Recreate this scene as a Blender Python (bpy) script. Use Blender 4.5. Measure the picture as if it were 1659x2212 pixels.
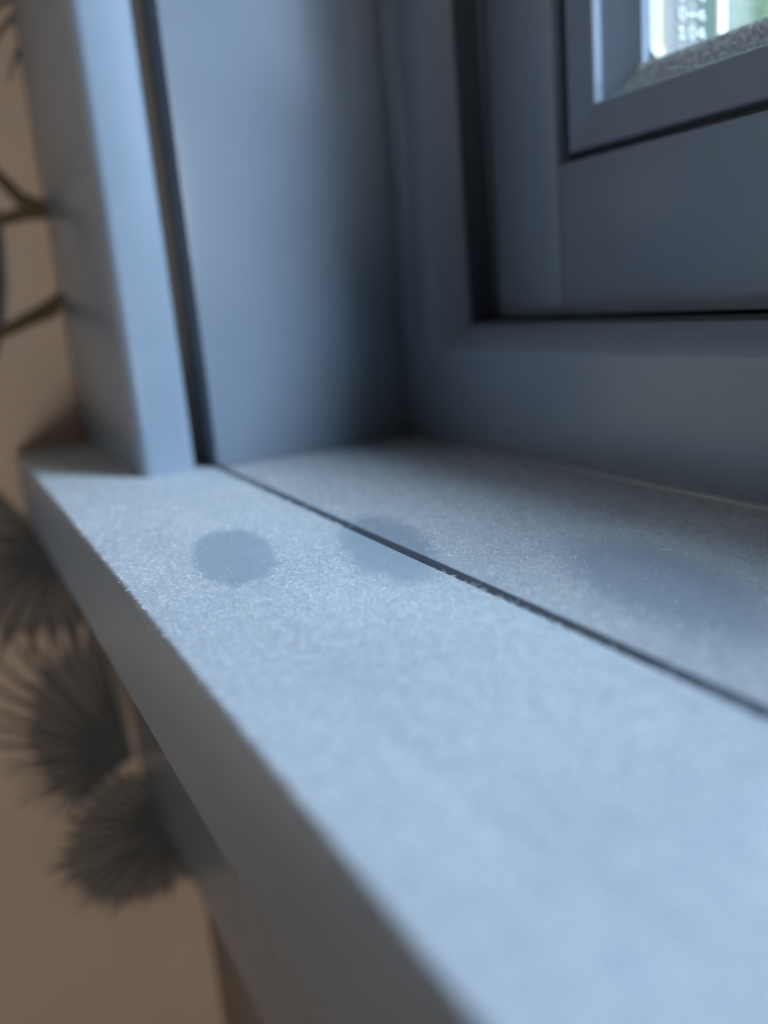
import bpy, bmesh, math, random
import numpy as np
from mathutils import Vector, Matrix

random.seed(4)
rng = np.random.default_rng(7)
for o in list(bpy.data.objects):
    bpy.data.objects.remove(o, do_unlink=True)
scene = bpy.context.scene
COL = scene.collection
MM = 0.001
# All dimensions below are millimetres. Origin: on the sill top level, under the
# camera. +X runs along the window to the right, +Y towards outdoors, +Z up.
SILL_H = 0.85                      # height of the sill top above the floor, metres


def P(x, y, z):
    return Vector((x * MM, y * MM, z * MM + SILL_H))


# ------------------------------------------------------------------ camera
cam_data = bpy.data.cameras.new('camera')
cam = bpy.data.objects.new('camera', cam_data)
COL.objects.link(cam)
R_CAM = ((0.45673066, 0.88549343, -0.08543115),
         (0.17601566, -0.18408442, -0.96702193),
         (-0.87201811, 0.42663135, -0.23993771))      # rows: right, down, forward
rx, dn, fw = [Vector(r) for r in R_CAM]
m = Matrix((rx, -dn, -fw)).transposed().to_4x4()
m.translation = P(0, 0, 42)
cam.matrix_world = m
cam_data.sensor_fit = 'HORIZONTAL'
cam_data.sensor_width = 36.0
cam_data.lens = 1915.06 / 1659 * 36.0
cam_data.clip_start = 0.004
cam_data.clip_end = 200
cam_data.dof.use_dof = True
cam_data.dof.focus_distance = 0.141
cam_data.dof.aperture_fstop = 10.5
scene.camera = cam

# ------------------------------------------------------------------ sky, exposure
world = bpy.data.worlds.new('sky')
scene.world = world
world.use_nodes = True
wn = world.node_tree.nodes
bg = wn['Background']
bg.inputs['Color'].default_value = (0.54, 0.66, 1.0, 1)
bg.inputs['Strength'].default_value = 6.2
vs = scene.view_settings
vs.view_transform = 'Standard'
vs.look = 'None'
vs.exposure = 0.0
vs.gamma = 1.0
vs.use_curve_mapping = False
FILL_LAMP_STRENGTH = 21.5
# sun veiled by thin cloud: a broad soft source, high in front of the window
sun_data = bpy.data.lights.new('veiled_sun', 'SUN')
sun_data.energy = 12.2
sun_data.angle = math.radians(20)
sun_data.color = (0.64, 0.73, 1.0)
sun = bpy.data.objects.new('veiled_sun', sun_data)
COL.objects.link(sun)
sun.rotation_euler = Vector((1.05, 0.70, 1.0)).to_track_quat('Z', 'Y').to_euler()
sun.location = (1, 6, 8)


# ------------------------------------------------------------------ materials


def mat(name, col, rough=0.5, metal=0.0, emit=None, spec=0.5):
    m = bpy.data.materials.new(name)
    m.use_nodes = True
    b = m.node_tree.nodes['Principled BSDF']
    b.inputs['Base Color'].default_value = (*col, 1)
    b.inputs['Roughness'].default_value = rough
    b.inputs['Metallic'].default_value = metal
    b.inputs['Specular IOR Level'].default_value = spec
    if emit:
        b.inputs['Emission Color'].default_value = (*emit[0], 1)
        b.inputs['Emission Strength'].default_value = emit[1]
    return m


def noise_mat(name, c1, c2, scale, rough, bump=0.0, bump_scale=None, detail=4, spec=0.5):
    """paint-like surface: two close tones mixed by object-space noise plus fine relief"""
    m = mat(name, c1, rough, spec=spec)
    nt = m.node_tree
    b = nt.nodes['Principled BSDF']
    tc = nt.nodes.new('ShaderNodeTexCoord')
    n = nt.nodes.new('ShaderNodeTexNoise')
    n.inputs['Scale'].default_value = scale
    n.inputs['Detail'].default_value = detail
    nt.links.new(tc.outputs['Object'], n.inputs['Vector'])
    r = nt.nodes.new('ShaderNodeValToRGB')
    r.color_ramp.elements[0].position = 0.35
    r.color_ramp.elements[1].position = 0.65
    r.color_ramp.elements[0].color = (*c1, 1)
    r.color_ramp.elements[1].color = (*c2, 1)
    nt.links.new(n.outputs['Fac'], r.inputs['Fac'])
    nt.links.new(r.outputs['Color'], b.inputs['Base Color'])
    if bump:
        n2 = nt.nodes.new('ShaderNodeTexNoise')
        n2.inputs['Scale'].default_value = bump_scale or scale
        n2.inputs['Detail'].default_value = 3
        nt.links.new(tc.outputs['Object'], n2.inputs['Vector'])
        bp = nt.nodes.new('ShaderNodeBump')
        bp.inputs['Strength'].default_value = bump
        bp.inputs['Distance'].default_value = 0.0002
        nt.links.new(n2.outputs['Fac'], bp.inputs['Height'])
        nt.links.new(bp.outputs['Normal'], b.inputs['Normal'])
    return m


PAINT = (0.208, 0.245, 0.298)
PAINT2 = (0.216, 0.254, 0.309)
M = {}
M['paint'] = noise_mat('slate_paint', PAINT, PAINT2, 60, 0.22, 0.15, 900)
M['gap'] = mat('dark_gap', (0.045, 0.052, 0.064), 0.8)
M['caulk'] = mat('painted_caulk', (0.22, 0.235, 0.26), 0.25)
M['seal'] = noise_mat('cream_seal', (0.50, 0.47, 0.36), (0.46, 0.43, 0.34), 300, 0.5)
M['brown_seal'] = mat('amber_sealant', (0.26, 0.19, 0.09), 0.5)
M['spacer'] = mat('spacer_metal', (0.25, 0.235, 0.225), 0.45, 0.1)
M['green_edge'] = mat('green_glass_edge', (0.085, 0.12, 0.085), 0.3)
M['white'] = noise_mat('white_paint', (0.78, 0.79, 0.78), (0.7, 0.72, 0.72), 40, 0.45)
M['etch'] = mat('white_print', (0.92, 0.92, 0.92), 0.6)
M['plaster'] = noise_mat('plaster', (0.30, 0.26, 0.225), (0.32, 0.275, 0.24), 30, 0.8, 0.3, 400)
M['ceiling'] = noise_mat('ceiling_white', (0.26, 0.25, 0.235), (0.27, 0.26, 0.245), 10, 0.9)
M['floor'] = noise_mat('oak_floor', (0.14, 0.10, 0.07), (0.17, 0.125, 0.09), 6, 0.4)
M['leaf_ink'] = noise_mat('leaf_ink', (0.075, 0.082, 0.088), (0.10, 0.105, 0.11), 120, 0.75, spec=0.2)
M['leaf_wash'] = noise_mat('leaf_wash_ink', (0.25, 0.22, 0.195), (0.28, 0.245, 0.215), 80, 0.8, spec=0.2)
M['twig_ink'] = noise_mat('twig_ink', (0.115, 0.085, 0.048), (0.15, 0.115, 0.07), 150, 0.75, spec=0.2)
M['stem_ink'] = mat('stem_ink', (0.10, 0.11, 0.13), 0.75)
M['lawn'] = noise_mat('lawn', (0.08, 0.16, 0.04), (0.12, 0.22, 0.06), 3, 0.9)
M['render'] = noise_mat('mint_render', (0.27, 0.285, 0.215), (0.285, 0.30, 0.23), 2, 0.9)
M['roof'] = mat('roof_tile', (0.18, 0.10, 0.08), 0.8)
M['leaf'] = noise_mat('shrub_leaf', (0.06, 0.14, 0.04), (0.10, 0.20, 0.06), 5, 0.6)
M['bark'] = mat('bark', (0.10, 0.07, 0.05), 0.9)
M['dark_pane'] = mat('dark_pane', (0.05, 0.06, 0.07), 0.05)
M['brass'] = mat('brass', (0.5, 0.38, 0.2), 0.35, 1.0)
M['shade'] = mat('fill_lamp_glow', (0.9, 0.88, 0.84), 0.4, emit=((1.0, 0.95, 0.90), FILL_LAMP_STRENGTH))  # glow of the added fill lamp


def wallpaper():
    m = noise_mat('wallpaper', (0.68, 0.545, 0.44), (0.72, 0.58, 0.47), 14, 0.75, 0.2, 700, spec=0.25)
    return m


M['wallpaper'] = wallpaper()


def fibre_mat():
    m = bpy.data.materials.new('dust_fibre')
    m.use_nodes = True
    nt = m.node_tree
    nt.nodes.clear()
    out = nt.nodes.new('ShaderNodeOutputMaterial')
    d = nt.nodes.new('ShaderNodeBsdfDiffuse')
    t = nt.nodes.new('ShaderNodeBsdfTranslucent')
    mx = nt.nodes.new('ShaderNodeMixShader')
    for s in (d, t):
        s.inputs['Color'].default_value = (0.88, 0.87, 0.85, 1)
    mx.inputs[0].default_value = 0.45
    nt.links.new(d.outputs[0], mx.inputs[1])
    nt.links.new(t.outputs[0], mx.inputs[2])
    nt.links.new(mx.outputs[0], out.inputs[0])
    return m


M['fibre'] = fibre_mat()


def glass_mat():
    """thin window pane: clear, with Fresnel reflection"""
    m = bpy.data.materials.new('window_glass')
    m.use_nodes = True
    nt = m.node_tree
    nt.nodes.clear()
    out = nt.nodes.new('ShaderNodeOutputMaterial')
    tr = nt.nodes.new('ShaderNodeBsdfTransparent')
    tr.inputs[0].default_value = (0.93, 0.97, 0.95, 1)
    gl = nt.nodes.new('ShaderNodeBsdfGlossy')
    gl.inputs['Roughness'].default_value = 0.02
    lw = nt.nodes.new('ShaderNodeLayerWeight')      # Schlick's Fresnel, the same from both sides
    lw.inputs['Blend'].default_value = 0.5
    pw = nt.nodes.new('ShaderNodeMath')
    pw.operation = 'POWER'
    pw.inputs[1].default_value = 5
    nt.links.new(lw.outputs['Facing'], pw.inputs[0])
    ad = nt.nodes.new('ShaderNodeMath')
    ad.operation = 'MULTIPLY_ADD'
    ad.inputs[1].default_value = 0.96
    ad.inputs[2].default_value = 0.04
    nt.links.new(pw.outputs[0], ad.inputs[0])
    mx = nt.nodes.new('ShaderNodeMixShader')
    nt.links.new(ad.outputs[0], mx.inputs[0])
    nt.links.new(tr.outputs[0], mx.inputs[1])
    nt.links.new(gl.outputs[0], mx.inputs[2])
    nt.links.new(mx.outputs[0], out.inputs[0])
    return m


M['glass'] = glass_mat()

# finger marks wiped in the dust: centre and two half axes on the sill plane (mm)
PRINTS = [((-145.5, 41.3), (5.8, 6.0), (-17.8, 5.6), 0.0),
          ((-131.5, 63.8), (8.2, 5.4), (-19.8, 7.8), 0.2),
          ((-88.0, 84.0), (12.5, 6.0), (-20.0, 9.5), 0.25)]


def duals(a, b):
    det = a[0] * b[1] - a[1] * b[0]
    return (b[1] / det, -b[0] / det), (-a[1] / det, a[0] / det)


def dusty_paint():
    """sill paint under a film of pale dust, wiped off in three finger marks"""
    m = mat('dusty_slate_paint', PAINT, 0.34, spec=0.2)
    nt = m.node_tree
    L = nt.links.new
    b = nt.nodes['Principled BSDF']
    geo = nt.nodes.new('ShaderNodeNewGeometry')

    def math_(op, a, bb=None, clamp=False):
        n = nt.nodes.new('ShaderNodeMath')
        n.operation = op
        n.use_clamp = clamp
        for i, v in enumerate((a, bb)):
            if v is None:
                continue
            if isinstance(v, (int, float)):
                n.inputs[i].default_value = v
            else:
                L(v, n.inputs[i])
        return n.outputs[0]

    def noise(scale, detail, rough=0.6):
        n = nt.nodes.new('ShaderNodeTexNoise')
        n.inputs['Scale'].default_value = scale
        n.inputs['Detail'].default_value = detail
        n.inputs['Roughness'].default_value = rough
        L(geo.outputs['Position'], n.inputs['Vector'])
        return n.outputs['Fac']

    def vec(op, a, v):
        n = nt.nodes.new('ShaderNodeVectorMath')
        n.operation = op
        L(a, n.inputs[0])
        n.inputs[1].default_value = v
        return n

    fine = noise(2600, 3, 0.7)
    mid = noise(420, 4)
    big = noise(35, 3)
    mask = None
    for c, a, bb, soft in PRINTS:
        p = vec('SUBTRACT', geo.outputs['Position'], (c[0] * MM, c[1] * MM, SILL_H)).outputs[0]
        da, db = duals(a, bb)
        s = vec('DOT_PRODUCT', p, (da[0] / MM, da[1] / MM, 0)).outputs['Value']
        t = vec('DOT_PRODUCT', p, (db[0] / MM, db[1] / MM, 0)).outputs['Value']
        r = math_('SQRT', math_('ADD', math_('MULTIPLY', s, s), math_('MULTIPLY', t, t)))
        r = math_('ADD', r, math_('MULTIPLY', math_('SUBTRACT', noise(170, 3), 0.5), 0.55))
        r = math_('ADD', r, math_('MULTIPLY', math_('SUBTRACT', mid, 0.5), 0.35))
        mr = nt.nodes.new('ShaderNodeMapRange')
        mr.interpolation_type = 'SMOOTHSTEP'
        L(r, mr.inputs['Value'])
        mr.inputs['From Min'].default_value = 0.86 - soft
        mr.inputs['From Max'].default_value = 1.06 + soft
        o = mr.outputs['Result']
        mask = o if mask is None else math_('MULTIPLY', mask, o)
    # only faces looking up carry dust
    sep = nt.nodes.new('ShaderNodeSeparateXYZ')
    L(geo.outputs['Normal'], sep.inputs[0])
    up = nt.nodes.new('ShaderNodeMapRange')
    L(sep.outputs['Z'], up.inputs['Value'])
    up.inputs['From Min'].default_value = 0.3
    up.inputs['From Max'].default_value = 0.95
    dust = math_('ADD', math_('MULTIPLY', fine, 0.55), math_('MULTIPLY', mid, 0.35))
    dust = math_('ADD', dust, math_('MULTIPLY', big, 0.25))
    mr = nt.nodes.new('ShaderNodeMapRange')
    L(dust, mr.inputs['Value'])
    mr.inputs['From Min'].default_value = 0.44
    mr.inputs['From Max'].default_value = 0.78
    mr.inputs['To Min'].default_value = 0.16
    mr.inputs['To Max'].default_value = 0.62
    film = math_('MULTIPLY', math_('MULTIPLY', mr.outputs['Result'], math_('ADD', math_('MULTIPLY', mask, 0.68), 0.32)),
                 up.outputs['Result'])
    mix = nt.nodes.new('ShaderNodeMix')
    mix.data_type = 'RGBA'
    L(film, mix.inputs['Factor'])
    mix.inputs['A'].default_value = (*PAINT, 1)
    mix.inputs['B'].default_value = (0.57, 0.56, 0.55, 1)
    L(mix.outputs['Result'], b.inputs['Base Color'])
    rr = math_('ADD', math_('MULTIPLY', film, 0.75), 0.30)
    L(rr, b.inputs['Roughness'])
    bp = nt.nodes.new('ShaderNodeBump')
    bp.inputs['Strength'].default_value = 0.35
    bp.inputs['Distance'].default_value = 0.0001
    L(fine, bp.inputs['Height'])
    L(bp.outputs['Normal'], b.inputs['Normal'])
    return m


M['sill'] = dusty_paint()

# ------------------------------------------------------------------ builders


def new_bm():
    return bmesh.new()


def add_box(bm, x0, x1, y0, y1, z0, z1, bev=0.0, seg=2):
    vs_ = [bm.verts.new(P(x, y, z)) for x in (x0, x1) for y in (y0, y1) for z in (z0, z1)]
    idx = [(0, 1, 3, 2), (4, 6, 7, 5), (0, 4, 5, 1), (2, 3, 7, 6), (0, 2, 6, 4), (1, 5, 7, 3)]
    fs = [bm.faces.new([vs_[i] for i in f]) for f in idx]
    if bev:
        es = list({e for f in fs for e in f.edges})
        bmesh.ops.bevel(bm, geom=es, offset=bev * MM, segments=seg, affect='EDGES', profile=0.5)


def add_prism(bm, poly, z0, z1, bev=0.0, axis='z'):
    """extrude a plan polygon (list of 2D points) between two levels"""
    def mk(u, v, w):
        return P(u, v, w) if axis == 'z' else P(w, u, v) if axis == 'x' else P(u, w, v)
    a = [bm.verts.new(mk(u, v, z0)) for u, v in poly]
    b = [bm.verts.new(mk(u, v, z1)) for u, v in poly]
    n = len(poly)
    fs = [bm.faces.new(a), bm.faces.new(b[::-1])]
    for i in range(n):
        j = (i + 1) % n
        fs.append(bm.faces.new((a[i], b[i], b[j], a[j])))
    if bev:
        es = list({e for f in fs for e in f.edges})
        bmesh.ops.bevel(bm, geom=es, offset=bev * MM, segments=3, affect='EDGES', profile=0.5)


def obj(name, bm, material, parent=None, smooth=False, origin=None):
    bmesh.ops.recalc_face_normals(bm, faces=bm.faces[:])
    root = parent
    off = Vector(origin) if origin is not None else Vector((0, 0, 0))
    while root is not None:
        off = off + root.location
        root = root.parent
    bmesh.ops.translate(bm, verts=bm.verts[:], vec=-off)
    me = bpy.data.meshes.new(name)
    bm.to_mesh(me)
    bm.free()
    if smooth:
        for p in me.polygons:
            p.use_smooth = True
        me.set_sharp_from_angle(angle=math.radians(38))
    me.materials.append(M[material])
    o = bpy.data.objects.new(name, me)
    COL.objects.link(o)
    if origin is not None:
        o.location = origin
    if parent is not None:
        o.parent = parent
    return o


def tag(o, label, cat, group=None, kind=None):
    if label:
        o['label'] = label
    if cat:
        o['category'] = cat
    if group:
        o['group'] = group
    if kind:
        o['kind'] = kind
    return o


def thing(name, loc, label, cat, kind=None, group=None):
    o = bpy.data.objects.new(name, None)
    o.empty_display_size = 0.02
    COL.objects.link(o)
    o.location = loc
    return tag(o, label, cat, group, kind)


def box_obj(name, dims, material, parent=None, bev=0.0, smooth=True):
    bm = new_bm()
    add_box(bm, *dims, bev=bev)
    return obj(name, bm, material, parent, smooth=smooth and bev > 0)


def mitred(bm, rect, prof, side):
    """one side of a mitred frame; rect=(x0,x1,z0,z1); prof=[(inset,y)...]"""
    x0, x1, z0, z1 = rect
    rings = []
    ends = {'left': ((0, 0), (0, 1)), 'right': ((1, 1), (1, 0)), 'bottom': ((1, 0), (0, 0)), 'top': ((0, 1), (1, 1))}[side]
    for cx, cz in ends:
        ring = []
        for u, y in prof:
            ring.append(bm.verts.new(P(x1 - u if cx else x0 + u, y, z1 - u if cz else z0 + u)))
        rings.append(ring)
    n = len(prof)
    bm.faces.new(rings[0])
    bm.faces.new(rings[1][::-1])
    for i in range(n):
        j = (i + 1) % n
        bm.faces.new((rings[0][i], rings[1][i], rings[1][j], rings[0][j]))


SIDES = ('left', 'bottom', 'right', 'top')


def arc(cx, cy, r, a0, a1, n=5):
    return [(cx + r * math.cos(math.radians(a0 + (a1 - a0) * i / n)),
             cy + r * math.sin(math.radians(a0 + (a1 - a0) * i / n))) for i in range(n + 1)]


def round_loop(bm, rect, rad, y0, y1, depth, ridges=0):
    """rounded-corner lining around an opening: inner face at rect, from y0 to y1, `depth` thick outwards"""
    x0, x1, z0, z1 = rect

    def loop(off, y):
        pts = []
        r = rad + off
        for cx, cz, a0 in ((x0 + rad, z0 + rad, 180), (x1 - rad, z0 + rad, 270), (x1 - rad, z1 - rad, 0), (x0 + rad, z1 - rad, 90)):
            for i in range(7):
                a = math.radians(a0 + 90 * i / 6)
                pts.append(bm.verts.new(P(cx + r * math.cos(a), y, cz + r * math.sin(a))))
        return pts
    prof = [(depth, y0), (0, y0)]
    if ridges:
        w = (y1 - y0) / ridges
        for k in range(ridges):
            yy = y0 + k * w
            prof += [(0, yy + w * 0.62), (0.2, yy + w * 0.70), (0.2, yy + w * 0.94)]
            if k < ridges - 1:
                prof.append((0, yy + w))
    prof += [(0, y1), (depth, y1)]
    rings = [loop(o_, y) for o_, y in prof]
    n = len(rings[0])
    for a, b in zip(rings, rings[1:] + rings[:1]):
        for i in range(n):
            j = (i + 1) % n
            bm.faces.new((a[i], a[j], b[j], b[i]))


# ------------------------------------------------------------------ main dimensions (mm)
XL, XR = -231.0, 517.0            # faces of the two side linings
OL, OR = -247.0, 533.0            # masonry opening
WX = -329.0                       # papered wall, meeting the window wall just left of the casing
WY = 62.0                         # plaster face of the window wall
TOP = 1210.0                      # underside of the head lining
Y_GROOVE = 64.6
Y_FRAME = 124.0
FLOOR_Z = -850.0
CEIL_Z = 1650.0
RX, RY = 3600.0, -3600.0          # far walls of the room

# ------------------------------------------------------------------ room shell
wb = thing('wall_back', P(0, WY, FLOOR_Z), 'plain beige plaster wall below and around the window', 'wall', kind='structure')
for nm, d in (('wall_section', (WX - 150, OL, WY, 230, FLOOR_Z, CEIL_Z)),
              ('wall_section', (OR, RX, WY, 230, FLOOR_Z, CEIL_Z)),
              ('wall_section', (OL, OR, WY, 230, FLOOR_Z, -30)),
              ('wall_section', (OL, OR, WY, 230, TOP + 16, CEIL_Z))):
    box_obj(nm, d, 'plaster', wb)
wl = box_obj('wall_left', (WX - 150, WX, RY, WY, FLOOR_Z, CEIL_Z), 'wallpaper')
tag(wl, 'beige wallpaper printed with dark fan-shaped leaves, left of the casing', 'wall', kind='structure')
tag(box_obj('wall_right', (RX, RX + 150, RY, 230, FLOOR_Z, CEIL_Z), 'plaster'), 'plain beige far side wall of the room', 'wall', kind='structure')
tag(box_obj('wall_front', (WX - 150, RX + 150, RY - 150, RY, FLOOR_Z, CEIL_Z), 'plaster'), 'plain beige wall behind the camera', 'wall', kind='structure')
tag(box_obj('floor', (WX - 150, RX + 150, RY - 150, 230, FLOOR_Z - 100, FLOOR_Z), 'floor'), 'dark brown wooden floor of the room', 'floor', kind='structure')
tag(box_obj('ceiling', (WX - 150, RX + 150, RY - 150, 230, CEIL_Z, CEIL_Z + 100), 'ceiling'), 'grey ceiling of the room', 'ceiling', kind='structure')

# ------------------------------------------------------------------ window sill
sill = thing('window_sill', P(143, 60, -25), 'dusty slate-blue painted window sill with a long groove and finger marks', 'window sill')
bm = new_bm()
add_prism(bm, [(-327, 21.4), (612, 21.4), (612, WY), (OR, WY), (OR, 64.4), (OL, 64.4), (OL, WY), (-327, WY)], -24.5, 0, bev=0.8)
nose = obj('nosing_board', bm, 'sill', sill, smooth=True)
nose['label'] = 'front board of the sill with a thin rounded edge'
bm = new_bm()
add_box(bm, OL, OR, 66.0, 228, -24.5, 0, bev=0.4)
obj('rear_board', bm, 'sill', sill, smooth=True)['label'] = 'rear board of the sill, shaded beside the window frame'
g = box_obj('groove_tongue', (OL, OR, 64.4, 66.0, -18, -3.2), 'gap', sill)
g['label'] = 'dark bottom of the groove between the two sill boards'

# apron below the sill
tag(box_obj('trim_1', (-327, 612, 44.7, WY, -134, -24.5), 'paint', bev=1.2),
    'dark slate-blue apron board under the nose of the sill', 'trim', kind='structure')


# ------------------------------------------------------------------ casing and lining
def casing(name, x_in, x_out, label):
    t = thing(name, P((x_in + x_out) / 2, 53, 0), label, 'trim', kind='structure')
    s = 1 if x_out > x_in else -1
    # plan outline, rounded at the inner front and inner back edges
    r, r2 = 3.2, 2.2
    pts = [(x_out, 44.7)]
    pts += [(x_in + s * (r - r * math.sin(a)), 44.7 + r - r * math.cos(a)) for a in [math.pi / 2 * i / 6 for i in range(7)]]
    pts += [(x_in + s * (r2 - r2 * math.cos(a)), 59.5 - r2 + r2 * math.sin(a)) for a in [math.pi / 2 * i / 5 for i in range(6)]]
    pts += [(x_out, 59.5)]
    bm = new_bm()
    add_prism(bm, pts, 0, TOP + 92)
    obj('casing_board', bm, 'paint', t, smooth=True)
    lo, hi = sorted((x_out, x_in + s * 14))
    box_obj('backing_strip', (lo, hi, 59.5, WY, 0, TOP + 92), 'gap', t)  # coloured dark to deepen the shade in the gap by the lining
    return t


casing('trim_2', -233.5, -327.5, 'slate-blue upright casing board between the wallpaper and the window lining')
casing('trim_3', 519.5, 612.0, 'slate-blue upright casing board on the right of the window')
tag(box_obj('trim_4', (-233.5, 519.5, 44.7, WY, TOP + 2, TOP + 92), 'paint', bev=1.5),
    'slate-blue head casing board above the window', 'trim', kind='structure')
tag(box_obj('trim_5', (OL, XL, Y_GROOVE, Y_FRAME, 0, TOP), 'paint', bev=0.6),
    'bright slate-blue side lining of the window recess, lit by daylight', 'trim', kind='structure')
tag(box_obj('trim_6', (XR, OR, Y_GROOVE, Y_FRAME, 0, TOP), 'paint', bev=0.6),
    'slate-blue side lining on the right of the window recess', 'trim', kind='structure')
tag(box_obj('trim_7', (OL, OR, Y_GROOVE, Y_FRAME, TOP, TOP + 16), 'paint', bev=0.6),
    'slate-blue head lining over the window recess', 'trim', kind='structure')

# ------------------------------------------------------------------ window
win = thing('window_1', P(143, 155, 0), 'slate-blue wooden window with bevelled frame, inset sash and double glazing', 'window', kind='structure')
FR = (OL + 10, OR - 10, 0.0, TOP + 6)               # outer rectangle of the fixed frame
prof = [(0, Y_FRAME)] + [(25.6, Y_FRAME), (26.0, Y_FRAME + 0.25), (31.2, 130.0), (31.6, 130.8), (31.6, 172.2), (42, 172.2), (42, 205), (0, 205)]
for s in SIDES:
    bm = new_bm()
    mitred(bm, FR, prof, s)
    obj('frame_rail' if s in ('top', 'bottom') else 'frame_stile', bm, 'paint', win, smooth=True)
# cover strip beside each lining, seen as a fine ridge on the frame
for x0, x1 in ((XL, XL + 10), (XR - 10, XR)):
    box_obj('cover_strip', (x0, x1, Y_FRAME - 0.9, Y_FRAME, 26.5, TOP), 'paint', win, bev=0.35)
# caulk bead in the corner between sill and frame
bm = new_bm()
add_prism(bm, [(Y_FRAME, 0), (Y_FRAME, 1.3)] + [(Y_FRAME - 1.5 * math.sin(a), 1.3 * math.cos(a)) for a in [math.pi / 2 * i / 6 for i in range(1, 7)]],
          XL, XR, axis='x')
obj('caulk_bead', bm, 'caulk', win, smooth=True)
# dark strips put in for the shade on the frame return, before the sash
for s in SIDES:
    bm = new_bm()
    mitred(bm, FR, [(31.6, 131.2), (32.2, 131.4), (32.2, 138.6), (31.6, 138.8)], s)
    obj('return_shade_strip', bm, 'gap', win)

# opening sash, butt-jointed
SX0, SX1, SZ0, SZ1 = -203.0, 489.0, 32.9, TOP - 26.9
YS = 139.0
JX0, JX1 = -176.2, 462.2                            # inner edge of the sash face at the sides
JZ0, JZ1 = 67.2, SZ1 - 32.4
sash = box_obj('sash', (SX0, JX0 - 0.12, YS, 172, SZ0, SZ1), 'paint', win, bev=0.35)
sash['label'] = 'opening sash inside the fixed frame'
box_obj('sash_stile', (JX1 + 0.12, SX1, YS, 172, SZ0, SZ1), 'paint', sash, bev=0.35)
box_obj('sash_rail', (JX0 + 0.12, JX1 - 0.12, YS, 172, SZ0, JZ0), 'paint', sash, bev=0.35)
box_obj('sash_rail', (JX0 + 0.12, JX1 - 0.12, YS, 172, JZ1, SZ1), 'paint', sash, bev=0.35)
# dark rebate behind the gap around the glazing bead
RB = (JX0 - 0.1, JX1 + 0.1, JZ0 - 0.1, JZ1 + 0.1)
for s in SIDES:
    bm = new_bm()
    mitred(bm, RB, [(0.05, 147), (5.0, 147), (5.0, 171), (0.05, 171)], s)
    obj('rebate', bm, 'paint', sash)
# glazing beads: flat front, small step, slope down to the glass
BR = (-172.6, JX1 - 3.6, 69.2, JZ1 - 2.0)
bprof = [(0, 150.0), (0, 140.0)] + [(0.4, 139.6), (8.2, 139.6)] + arc(8.2, 140.3, 0.7, -90, 0, 4) + \
        [(8.9, 142.2), (9.3, 142.7), (15.4, 147.6), (15.5, 148.2), (15.5, 150.0)]
for s in SIDES:
    bm = new_bm()
    mitred(bm, BR, bprof, s)
    obj('glazing_bead', bm, 'sill' if s == 'bottom' else 'paint', sash, smooth=True)
# glazed opening
GR = (-157.1, JX1 - 19.1, 84.7, JZ1 - 17.5)
for nm, y0, y1, mt, rd, dep, rid in (('glazing_seal', 150.0, 153.6, 'seal', 4.0, 3.0, 0),
                                    ('sealant_line', 153.6, 154.3, 'brown_seal', 4.0, 3.0, 0),
                                    ('spacer_bar', 154.3, 164.2, 'spacer', 3.0, 3.0, 3),
                                    ('pane_edge', 164.2, 169.4, 'green_edge', 3.0, 3.0, 0),
                                    ('sealant_line', 169.4, 170.2, 'brown_seal', 4.5, 3.0, 0),
                                    ('outer_bead', 170.2, 172.6, 'white', 4.5, 30.0, 0)):
    bm = new_bm()
    round_loop(bm, GR, rd, y0, y1, dep, rid)
    o = obj(nm, bm, mt, sash, smooth=True)
    if nm == 'pane_edge':
        o['label'] = 'green edge of the outer glass pane'
    if nm == 'spacer_bar':
        o['label'] = 'pale ridged metal spacer between the two panes'
for y in (149.4, 169.0):
    box_obj('glass_pane', (GR[0] - 2, GR[1] + 2, y, y + 0.5, GR[2] - 2, GR[3] + 2), 'glass', sash)

# characters stamped on the spacer bar: rows of strokes (u along +Y, v up; mm)
GLYPH = {'0': [[(0.1, 0.5), (0.35, 1.0), (0.7, 1.0), (0.92, 0.5), (0.7, 0.0), (0.35, 0.0), (0.1, 0.5)]],
         '4': [[(0.75, 0.0), (0.75, 1.0), (0.05, 0.32), (1.05, 0.32)]],
         '-': [[(0.0, 0.45), (1.0, 0.5)]],
         '1': [[(0.15, 0.75), (0.5, 1.0), (0.5, 0.0)], [(0.1, 0.0), (0.9, 0.0)]]}
bm = new_bm()
for txt, zb in (('0-4', 97.4), ('0-4', 93.6), ('104', 90.0)):
    for k, ch in enumerate(txt):
        u0 = 157.9 + k * 2.75
        for st in GLYPH[ch]:
            for (a, b), (c, d) in zip(st, st[1:]):
                p0 = Vector((u0 + a * 2.2, zb + b * 2.3))
                p1 = Vector((u0 + c * 2.2, zb + d * 2.3))
                dr = (p1 - p0)
                n = Vector((-dr.y, dr.x)).normalized() * 0.19
                e = dr.normalized() * 0.12
                q = [p0 - n - e, p1 - n + e, p1 + n + e, p0 + n - e]
                lo = [bm.verts.new(P(GR[0] + 0.02, v.x, v.y)) for v in q]
                hi = [bm.verts.new(P(GR[0] + 0.22, v.x, v.y)) for v in q]
                bm.faces.new(hi)
                bm.faces.new(lo[::-1])
                for i in range(4):
                    j = (i + 1) % 4
                    bm.faces.new((lo[i], lo[j], hi[j], hi[i]))
obj('stamped_lettering', bm, 'etch', sash)['label'] = 'white stamped characters on the glazing spacer'

# ------------------------------------------------------------------ wallpaper print (flat ink, on the left wall)


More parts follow.
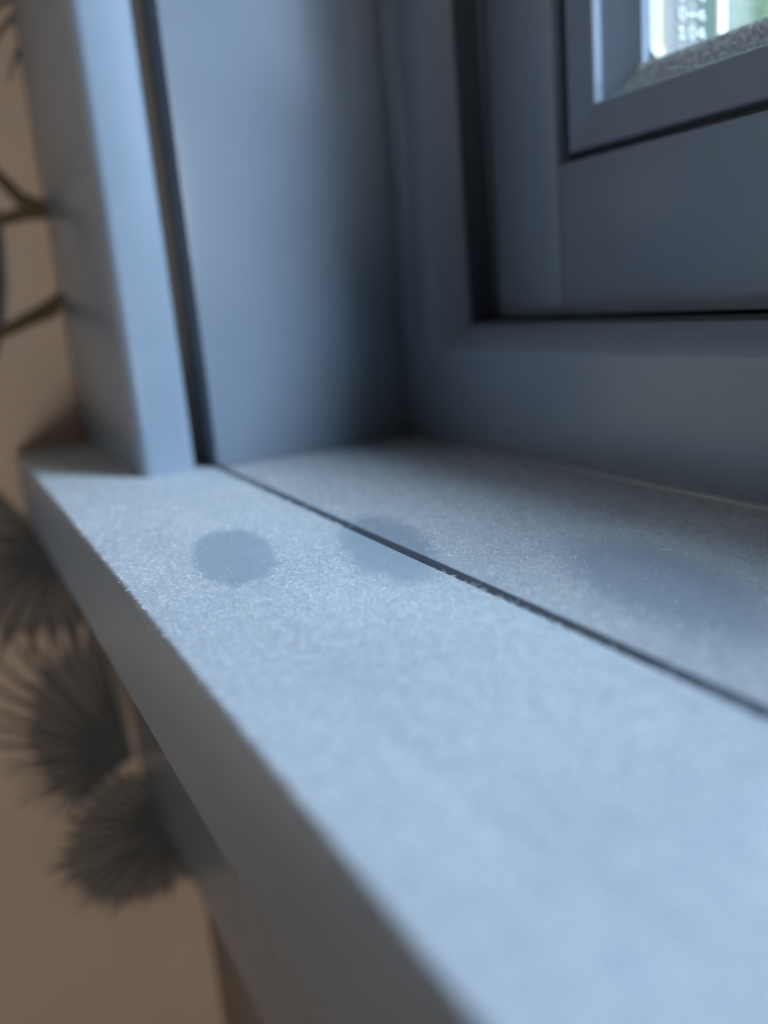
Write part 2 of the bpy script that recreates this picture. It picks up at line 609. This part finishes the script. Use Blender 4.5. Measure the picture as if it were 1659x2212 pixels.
def stroke(bm, pts, widths, lift):
    """ribbon on the papered wall through (y,z) points"""
    L_, R_ = [], []
    n = len(pts)
    for i, p in enumerate(pts):
        a = Vector(pts[max(i - 1, 0)])
        b = Vector(pts[min(i + 1, n - 1)])
        d = (b - a).normalized()
        nn = Vector((-d.y, d.x)) * widths[i] * 0.5
        L_.append(bm.verts.new(P(WX + lift, p[0] + nn.x, p[1] + nn.y)))
        R_.append(bm.verts.new(P(WX + lift, p[0] - nn.x, p[1] - nn.y)))
    for i in range(n - 1):
        bm.faces.new((L_[i], L_[i + 1], R_[i + 1], R_[i]))


def fan(hub, a0, a1, n, length, curl, seed, wash=0.9, wid=1.5):
    """printed fan leaf: a paler wash shape with dark needle strokes radiating from the hub"""
    rr = random.Random(seed)
    tips = []
    bm = new_bm()
    for i in range(n):
        t = i / (n - 1)
        a = math.radians(a0 + (a1 - a0) * t + rr.uniform(-1.5, 1.5))
        ln = length(t) * rr.uniform(0.9, 1.04)
        cu = curl * (t - 0.5) * 2
        pts = []
        for k in range(7):
            s = k / 6
            aa = a + cu * s * s
            pts.append((hub[0] + ln * s * math.cos(aa), hub[1] + ln * s * math.sin(aa)))
        tips.append(pts[-1])
        w = [wid * v * rr.uniform(0.85, 1.15) for v in (1.3, 1.15, 1.1, 1.05, 1.0, 0.9, 0.4)]
        stroke(bm, pts, w, 0.10 + 0.002 * i + 0.04 * (seed % 3))
    lf = obj('printed_leaf', bm, 'leaf_ink', wl)
    if wash:
        bm = new_bm()
        c = bm.verts.new(P(WX + 0.03 + 0.01 * seed, *hub))
        ring = []
        for i, p in enumerate(tips):                    # scalloped rim: full at each needle, notched between
            ring.append((p, wash))
            if i < n - 1:
                ring.append(((Vector(p) + Vector(tips[i + 1])) / 2, wash * 0.86))
        ring = [bm.verts.new(P(WX + 0.03 + 0.01 * seed, hub[0] + (p[0] - hub[0]) * f, hub[1] + (p[1] - hub[1]) * f)) for p, f in ring]
        for p, q in zip(ring, ring[1:]):
            bm.faces.new((c, p, q))
        obj('leaf_wash', bm, 'leaf_wash', lf)
    return lf


# (y, z) positions on the wall
fan((29, -36), 135, 285, 15, lambda t: 40 + 8 * math.sin(math.pi * t), 0.20, 1, wash=0.85, wid=1.9)
fan((43, -124), 98, 203, 19, lambda t: 78 - 44 * t, 0.22, 2, wash=0.8, wid=1.8)
fan((59, -157), 137, 254, 20, lambda t: 34 + 22 * math.sin(math.pi * min(1, t * 1.05)) - 4 * t, 0.25, 3, wash=1.0, wid=2.1)
fan((62, 155), 195, 245, 6, lambda t: 44, 0.1, 4, wash=0, wid=1.6)
fan((-40, -60), 60, 170, 20, lambda t: 50, 0.3, 5)
fan((-60, 60), 20, 130, 20, lambda t: 52, 0.3, 6)
fan((-50, -190), 150, 280, 20, lambda t: 50, 0.3, 7)
for k, pts in enumerate(([(26, 97), (32.5, 89), (37.8, 82), (44, 78.5), (60, 77)], [(20, 72), (30, 75.5), (38, 77.5), (44, 78.5), (52, 76)],
                         [(5, 38), (24, 39.6), (33.3, 43.3), (41, 46), (46, 50), (56, 57)])):
    bm = new_bm()
    stroke(bm, pts, [3.4, 4.0, 4.8, 6.0, 4.6, 3.6][:len(pts)], 0.22 + 0.03 * k)
    obj('printed_twig', bm, 'twig_ink', wl)
bm = new_bm()
stroke(bm, [(29.0, 79), (27.5, 68), (25.5, 55), (22.5, 42), (18, 30)], [4, 5.5, 6.5, 6.5, 5], 0.14)
obj('printed_stem', bm, 'stem_ink', wl)

# ------------------------------------------------------------------ dust fibres


def fibres(name, xs, ys, zs, nrm, length, radius, label, parent=None):
    """many short curved hairs as one mesh; nrm = lift direction (unit)"""
    n = len(xs)
    c = np.stack([xs, ys, zs], 1)
    nrm = np.array(nrm, float)
    t1 = np.cross(nrm, (0, 1, 0) if abs(nrm[1]) < 0.9 else (1, 0, 0))
    t1 /= np.linalg.norm(t1)
    t2 = np.cross(nrm, t1)
    ang = rng.uniform(0, 2 * np.pi, n)
    bend = rng.normal(0, 0.9, n)
    K = 4
    pts = np.zeros((n, K, 3))
    cur = c.copy()
    lift = np.abs(rng.normal(0, 0.22, n))
    tilt = rng.normal(0, 0.22, n)
    for k in range(K):
        s = k / (K - 1)
        h = (np.sin(np.pi * s) * lift * 0.8 + np.clip(tilt, 0, 9) * s) * length + radius
        pts[:, k] = cur + h[:, None] * nrm
        a = ang + bend * s
        cur = cur + (length / (K - 1))[:, None] * (np.cos(a)[:, None] * t1 + np.sin(a)[:, None] * t2)
    d = np.gradient(pts, axis=1)
    d /= np.linalg.norm(d, axis=2, keepdims=True) + 1e-9
    side = np.cross(d, nrm)
    side /= np.linalg.norm(side, axis=2, keepdims=True) + 1e-9
    up = np.cross(side, d)
    V = np.zeros((n, K, 3, 3))
    taper = np.array([0.6, 1, 1, 0.5])[None, :, None]
    for j in range(3):
        a = 2 * np.pi * j / 3
        V[:, :, j] = pts + (radius[:, None, None] * taper) * (math.cos(a) * side + math.sin(a) * up)
    verts = V.reshape(-1, 3) * MM
    verts[:, 2] += SILL_H
    base = np.arange(n)[:, None] * (K * 3)
    quads = []
    for k in range(K - 1):
        for j in range(3):
            j2 = (j + 1) % 3
            quads.append([k * 3 + j, k * 3 + j2, (k + 1) * 3 + j2, (k + 1) * 3 + j])
    quads = np.array(quads)
    F = (base[:, :, None] + quads[None]).reshape(-1, 4)
    me = bpy.data.meshes.new(name)
    me.vertices.add(len(verts))
    me.vertices.foreach_set('co', verts.astype(np.float32).ravel())
    me.loops.add(F.size)
    me.loops.foreach_set('vertex_index', F.astype(np.int32).ravel())
    me.polygons.add(len(F))
    me.polygons.foreach_set('loop_start', np.arange(0, F.size, 4, dtype=np.int32))
    me.polygons.foreach_set('loop_total', np.full(len(F), 4, dtype=np.int32))
    me.update(calc_edges=True)
    me.validate()
    me.materials.append(M['fibre'])
    o = bpy.data.objects.new(name, me)
    COL.objects.link(o)
    return tag(o, label, 'dust', kind='stuff')


N = 90000
xs = rng.uniform(-325, 40, N)
ys = rng.uniform(21.6, 121, N)
ok = ~((ys > 64.2) & (ys < 66.2))
ok &= ~((xs < -233) & (ys > 44.5))
ok &= ~((xs < -231.2) & (ys > 64.0))
# thinner far from the middle of the sill, and in the wiped finger marks
ok &= rng.uniform(0, 1, N) < np.where(xs > -45, 0.35, np.where(xs < -205, 0.6, 1.0))
for c, a, b_, soft in PRINTS:
    da, db = duals(a, b_)
    s = (xs - c[0]) * da[0] + (ys - c[1]) * da[1]
    t = (xs - c[0]) * db[0] + (ys - c[1]) * db[1]
    r = np.hypot(s, t) + rng.normal(0, 0.04 + soft * 0.5, N)
    ok &= (r > 0.97) | (rng.uniform(0, 1, N) < 0.07)
xs, ys = xs[ok], ys[ok]
n = len(xs)
fibres('sill_dust', xs, ys, np.zeros(n), (0, 0, 1), np.clip(rng.lognormal(-0.55, 0.45, n), 0.2, 2.2), rng.uniform(0.018, 0.042, n),
       'pale lint and dust fibres scattered over the window sill')
# lint on the sloped lower glazing bead (from (z,y) = (78.5,142.7) to (84.6,147.6))
n = 9000
t = rng.uniform(0.02, 0.98, n) ** 0.8
xs = np.where(rng.uniform(0, 1, n) < 0.75, rng.uniform(-158, -70, n), rng.uniform(-155, 300, n))
fibres('bead_dust', xs, 142.7 + t * 4.9, 78.5 + t * 6.1, (0, -0.78, 0.626), np.clip(rng.lognormal(-0.4, 0.5, n), 0.2, 2.5),
       rng.uniform(0.018, 0.04, n), 'white lint caught on the lower glazing bead of the window')
# lint hanging on the front edge of the sill
n = 45
fibres('edge_lint', -127 + rng.normal(0, 3.0, n), np.full(n, 21.38), -np.abs(rng.normal(0.9, 0.5, n)) - 0.3, (0, -1, 0), rng.uniform(0.3, 0.9, n),
       rng.uniform(0.012, 0.022, n), 'small tuft of lint on the front edge of the sill')

# ------------------------------------------------------------------ unseen lamp, added to fill the room side with light
LX, LY = 2200, -540
lamp = thing('added_fill_lamp', P(LX, LY, FLOOR_Z), 'unseen low lamp with a pale drum shade, added as fill light', 'lamp')


def lathe(bm, cx, cy, prof_, n=28, caps=True):
    rings = []
    for r, z in prof_:
        rings.append([bm.verts.new(P(cx + r * math.cos(2 * math.pi * i / n), cy + r * math.sin(2 * math.pi * i / n), z)) for i in range(n)])
    for a, b in zip(rings, rings[1:]):
        for i in range(n):
            j = (i + 1) % n
            bm.faces.new((a[i], a[j], b[j], b[i]))
    if caps:
        bm.faces.new(rings[0])
        bm.faces.new(rings[-1][::-1])


bm = new_bm()
lathe(bm, LX, LY, [(150, FLOOR_Z), (150, FLOOR_Z + 14), (140, FLOOR_Z + 22), (20, FLOOR_Z + 30)])
obj('base', bm, 'brass', lamp, smooth=True)
bm = new_bm()
lathe(bm, LX, LY, [(11, FLOOR_Z + 28), (11, -460), (18, -450), (18, -380)])
obj('pole', bm, 'brass', lamp, smooth=True)
bm = new_bm()
lathe(bm, LX, LY, [(230, -570), (170, -270), (166, -270), (226, -570), (230, -570)], caps=False)
obj('lamp_shade', bm, 'shade', lamp, smooth=True)

# ------------------------------------------------------------------ outdoors
GZ = -1100.0
bm = new_bm()
add_box(bm, -14000, 14000, 230, 16000, GZ - 200, GZ)
tag(obj('ground_outside', bm, 'lawn'), 'green lawn outside the window', 'lawn', kind='structure')

house = thing('neighbour_house', P(-1000, 7000, GZ), 'pale mint rendered house seen through the glass', 'building')
HX0, HX1, HY0, HY1, HZ = -9500, 6500, 6000, 12000, 4600
box_obj('facade', (HX0, HX1, HY0, HY1, GZ, HZ), 'render', house)
bm = new_bm()
add_prism(bm, [(HY0 - 350, HZ), (HY1 + 350, HZ), ((HY0 + HY1) / 2, HZ + 2200)], HX0 - 300, HX1 + 300, axis='x')
obj('roof', bm, 'roof', house)
for zc in (300, 3100):
    for xc in (-8000, -3100, -600, 1900, 4400):
        fx = new_bm()
        mitred_rect = (xc - 550, xc + 550, zc - 700, zc + 700)
        for s in SIDES:
            mitred(fx, mitred_rect, [(0, HY0 - 30), (70, HY0 - 30), (70, HY0 - 1), (0, HY0 - 1)], s)
        f = obj('window', fx, 'white', house)
        box_obj('pane', (xc - 480, xc + 480, HY0 - 12, HY0 - 2, zc - 630, zc + 630), 'dark_pane', f)
bm = new_bm()
for x in (-5650,):
    n = 14
    a = [bm.verts.new(P(x + 60 * math.cos(2 * math.pi * i / n), HY0 - 80 + 60 * math.sin(2 * math.pi * i / n), GZ)) for i in range(n)]
    b = [bm.verts.new(P(x + 60 * math.cos(2 * math.pi * i / n), HY0 - 80 + 60 * math.sin(2 * math.pi * i / n), HZ)) for i in range(n)]
    for i in range(n):
        j = (i + 1) % n
        bm.faces.new((a[i], a[j], b[j], b[i]))
obj('downpipe', bm, 'white', house, smooth=True)


def shrub(x, y, h, w, seed, label):
    t = thing('shrub', P(x, y, GZ), label, 'shrub')
    rr = random.Random(seed)
    bm = new_bm()
    for k in range(5):
        a = rr.uniform(0, 6.28)
        p0 = P(x + 40 * math.cos(a), y + 40 * math.sin(a), GZ)
        p1 = P(x + w * 0.5 * math.cos(a), y + w * 0.5 * math.sin(a), GZ + h * 0.8)
        vs0, vs1 = [], []
        for i in range(5):
            b = 6.283 * i / 5
            vs0.append(bm.verts.new(p0 + Vector((math.cos(b), math.sin(b), 0)) * 0.025))
            vs1.append(bm.verts.new(p1 + Vector((math.cos(b), math.sin(b), 0)) * 0.008))
        for i in range(5):
            j = (i + 1) % 5
            bm.faces.new((vs0[i], vs0[j], vs1[j], vs1[i]))
    obj('stems', bm, 'bark', t)
    bm = new_bm()
    for k in range(2600):
        u, v, q = rr.uniform(-1, 1), rr.uniform(0, 6.283), rr.uniform(0.55, 1) ** 0.5
        c = P(x + w * q * math.sqrt(1 - u * u) * math.cos(v), y + w * q * math.sqrt(1 - u * u) * math.sin(v), GZ + h * 0.54 + h * 0.46 * q * u)
        d = Vector((rr.gauss(0, 1), rr.gauss(0, 1), rr.gauss(0, 0.7))).normalized()
        e = d.cross(Vector((rr.gauss(0, 1), rr.gauss(0, 1), rr.gauss(0, 1)))).normalized()
        l, wd = rr.uniform(0.06, 0.10), rr.uniform(0.022, 0.035)
        bm.faces.new([bm.verts.new(p) for p in (c, c + d * l * 0.5 + e * wd, c + d * l, c + d * l * 0.5 - e * wd)])
    fo = obj('foliage', bm, 'leaf', t)
    fo['kind'] = 'stuff'


shrub(-3650, 4900, 3600, 520, 1, 'tall green shrub growing in front of the mint house')
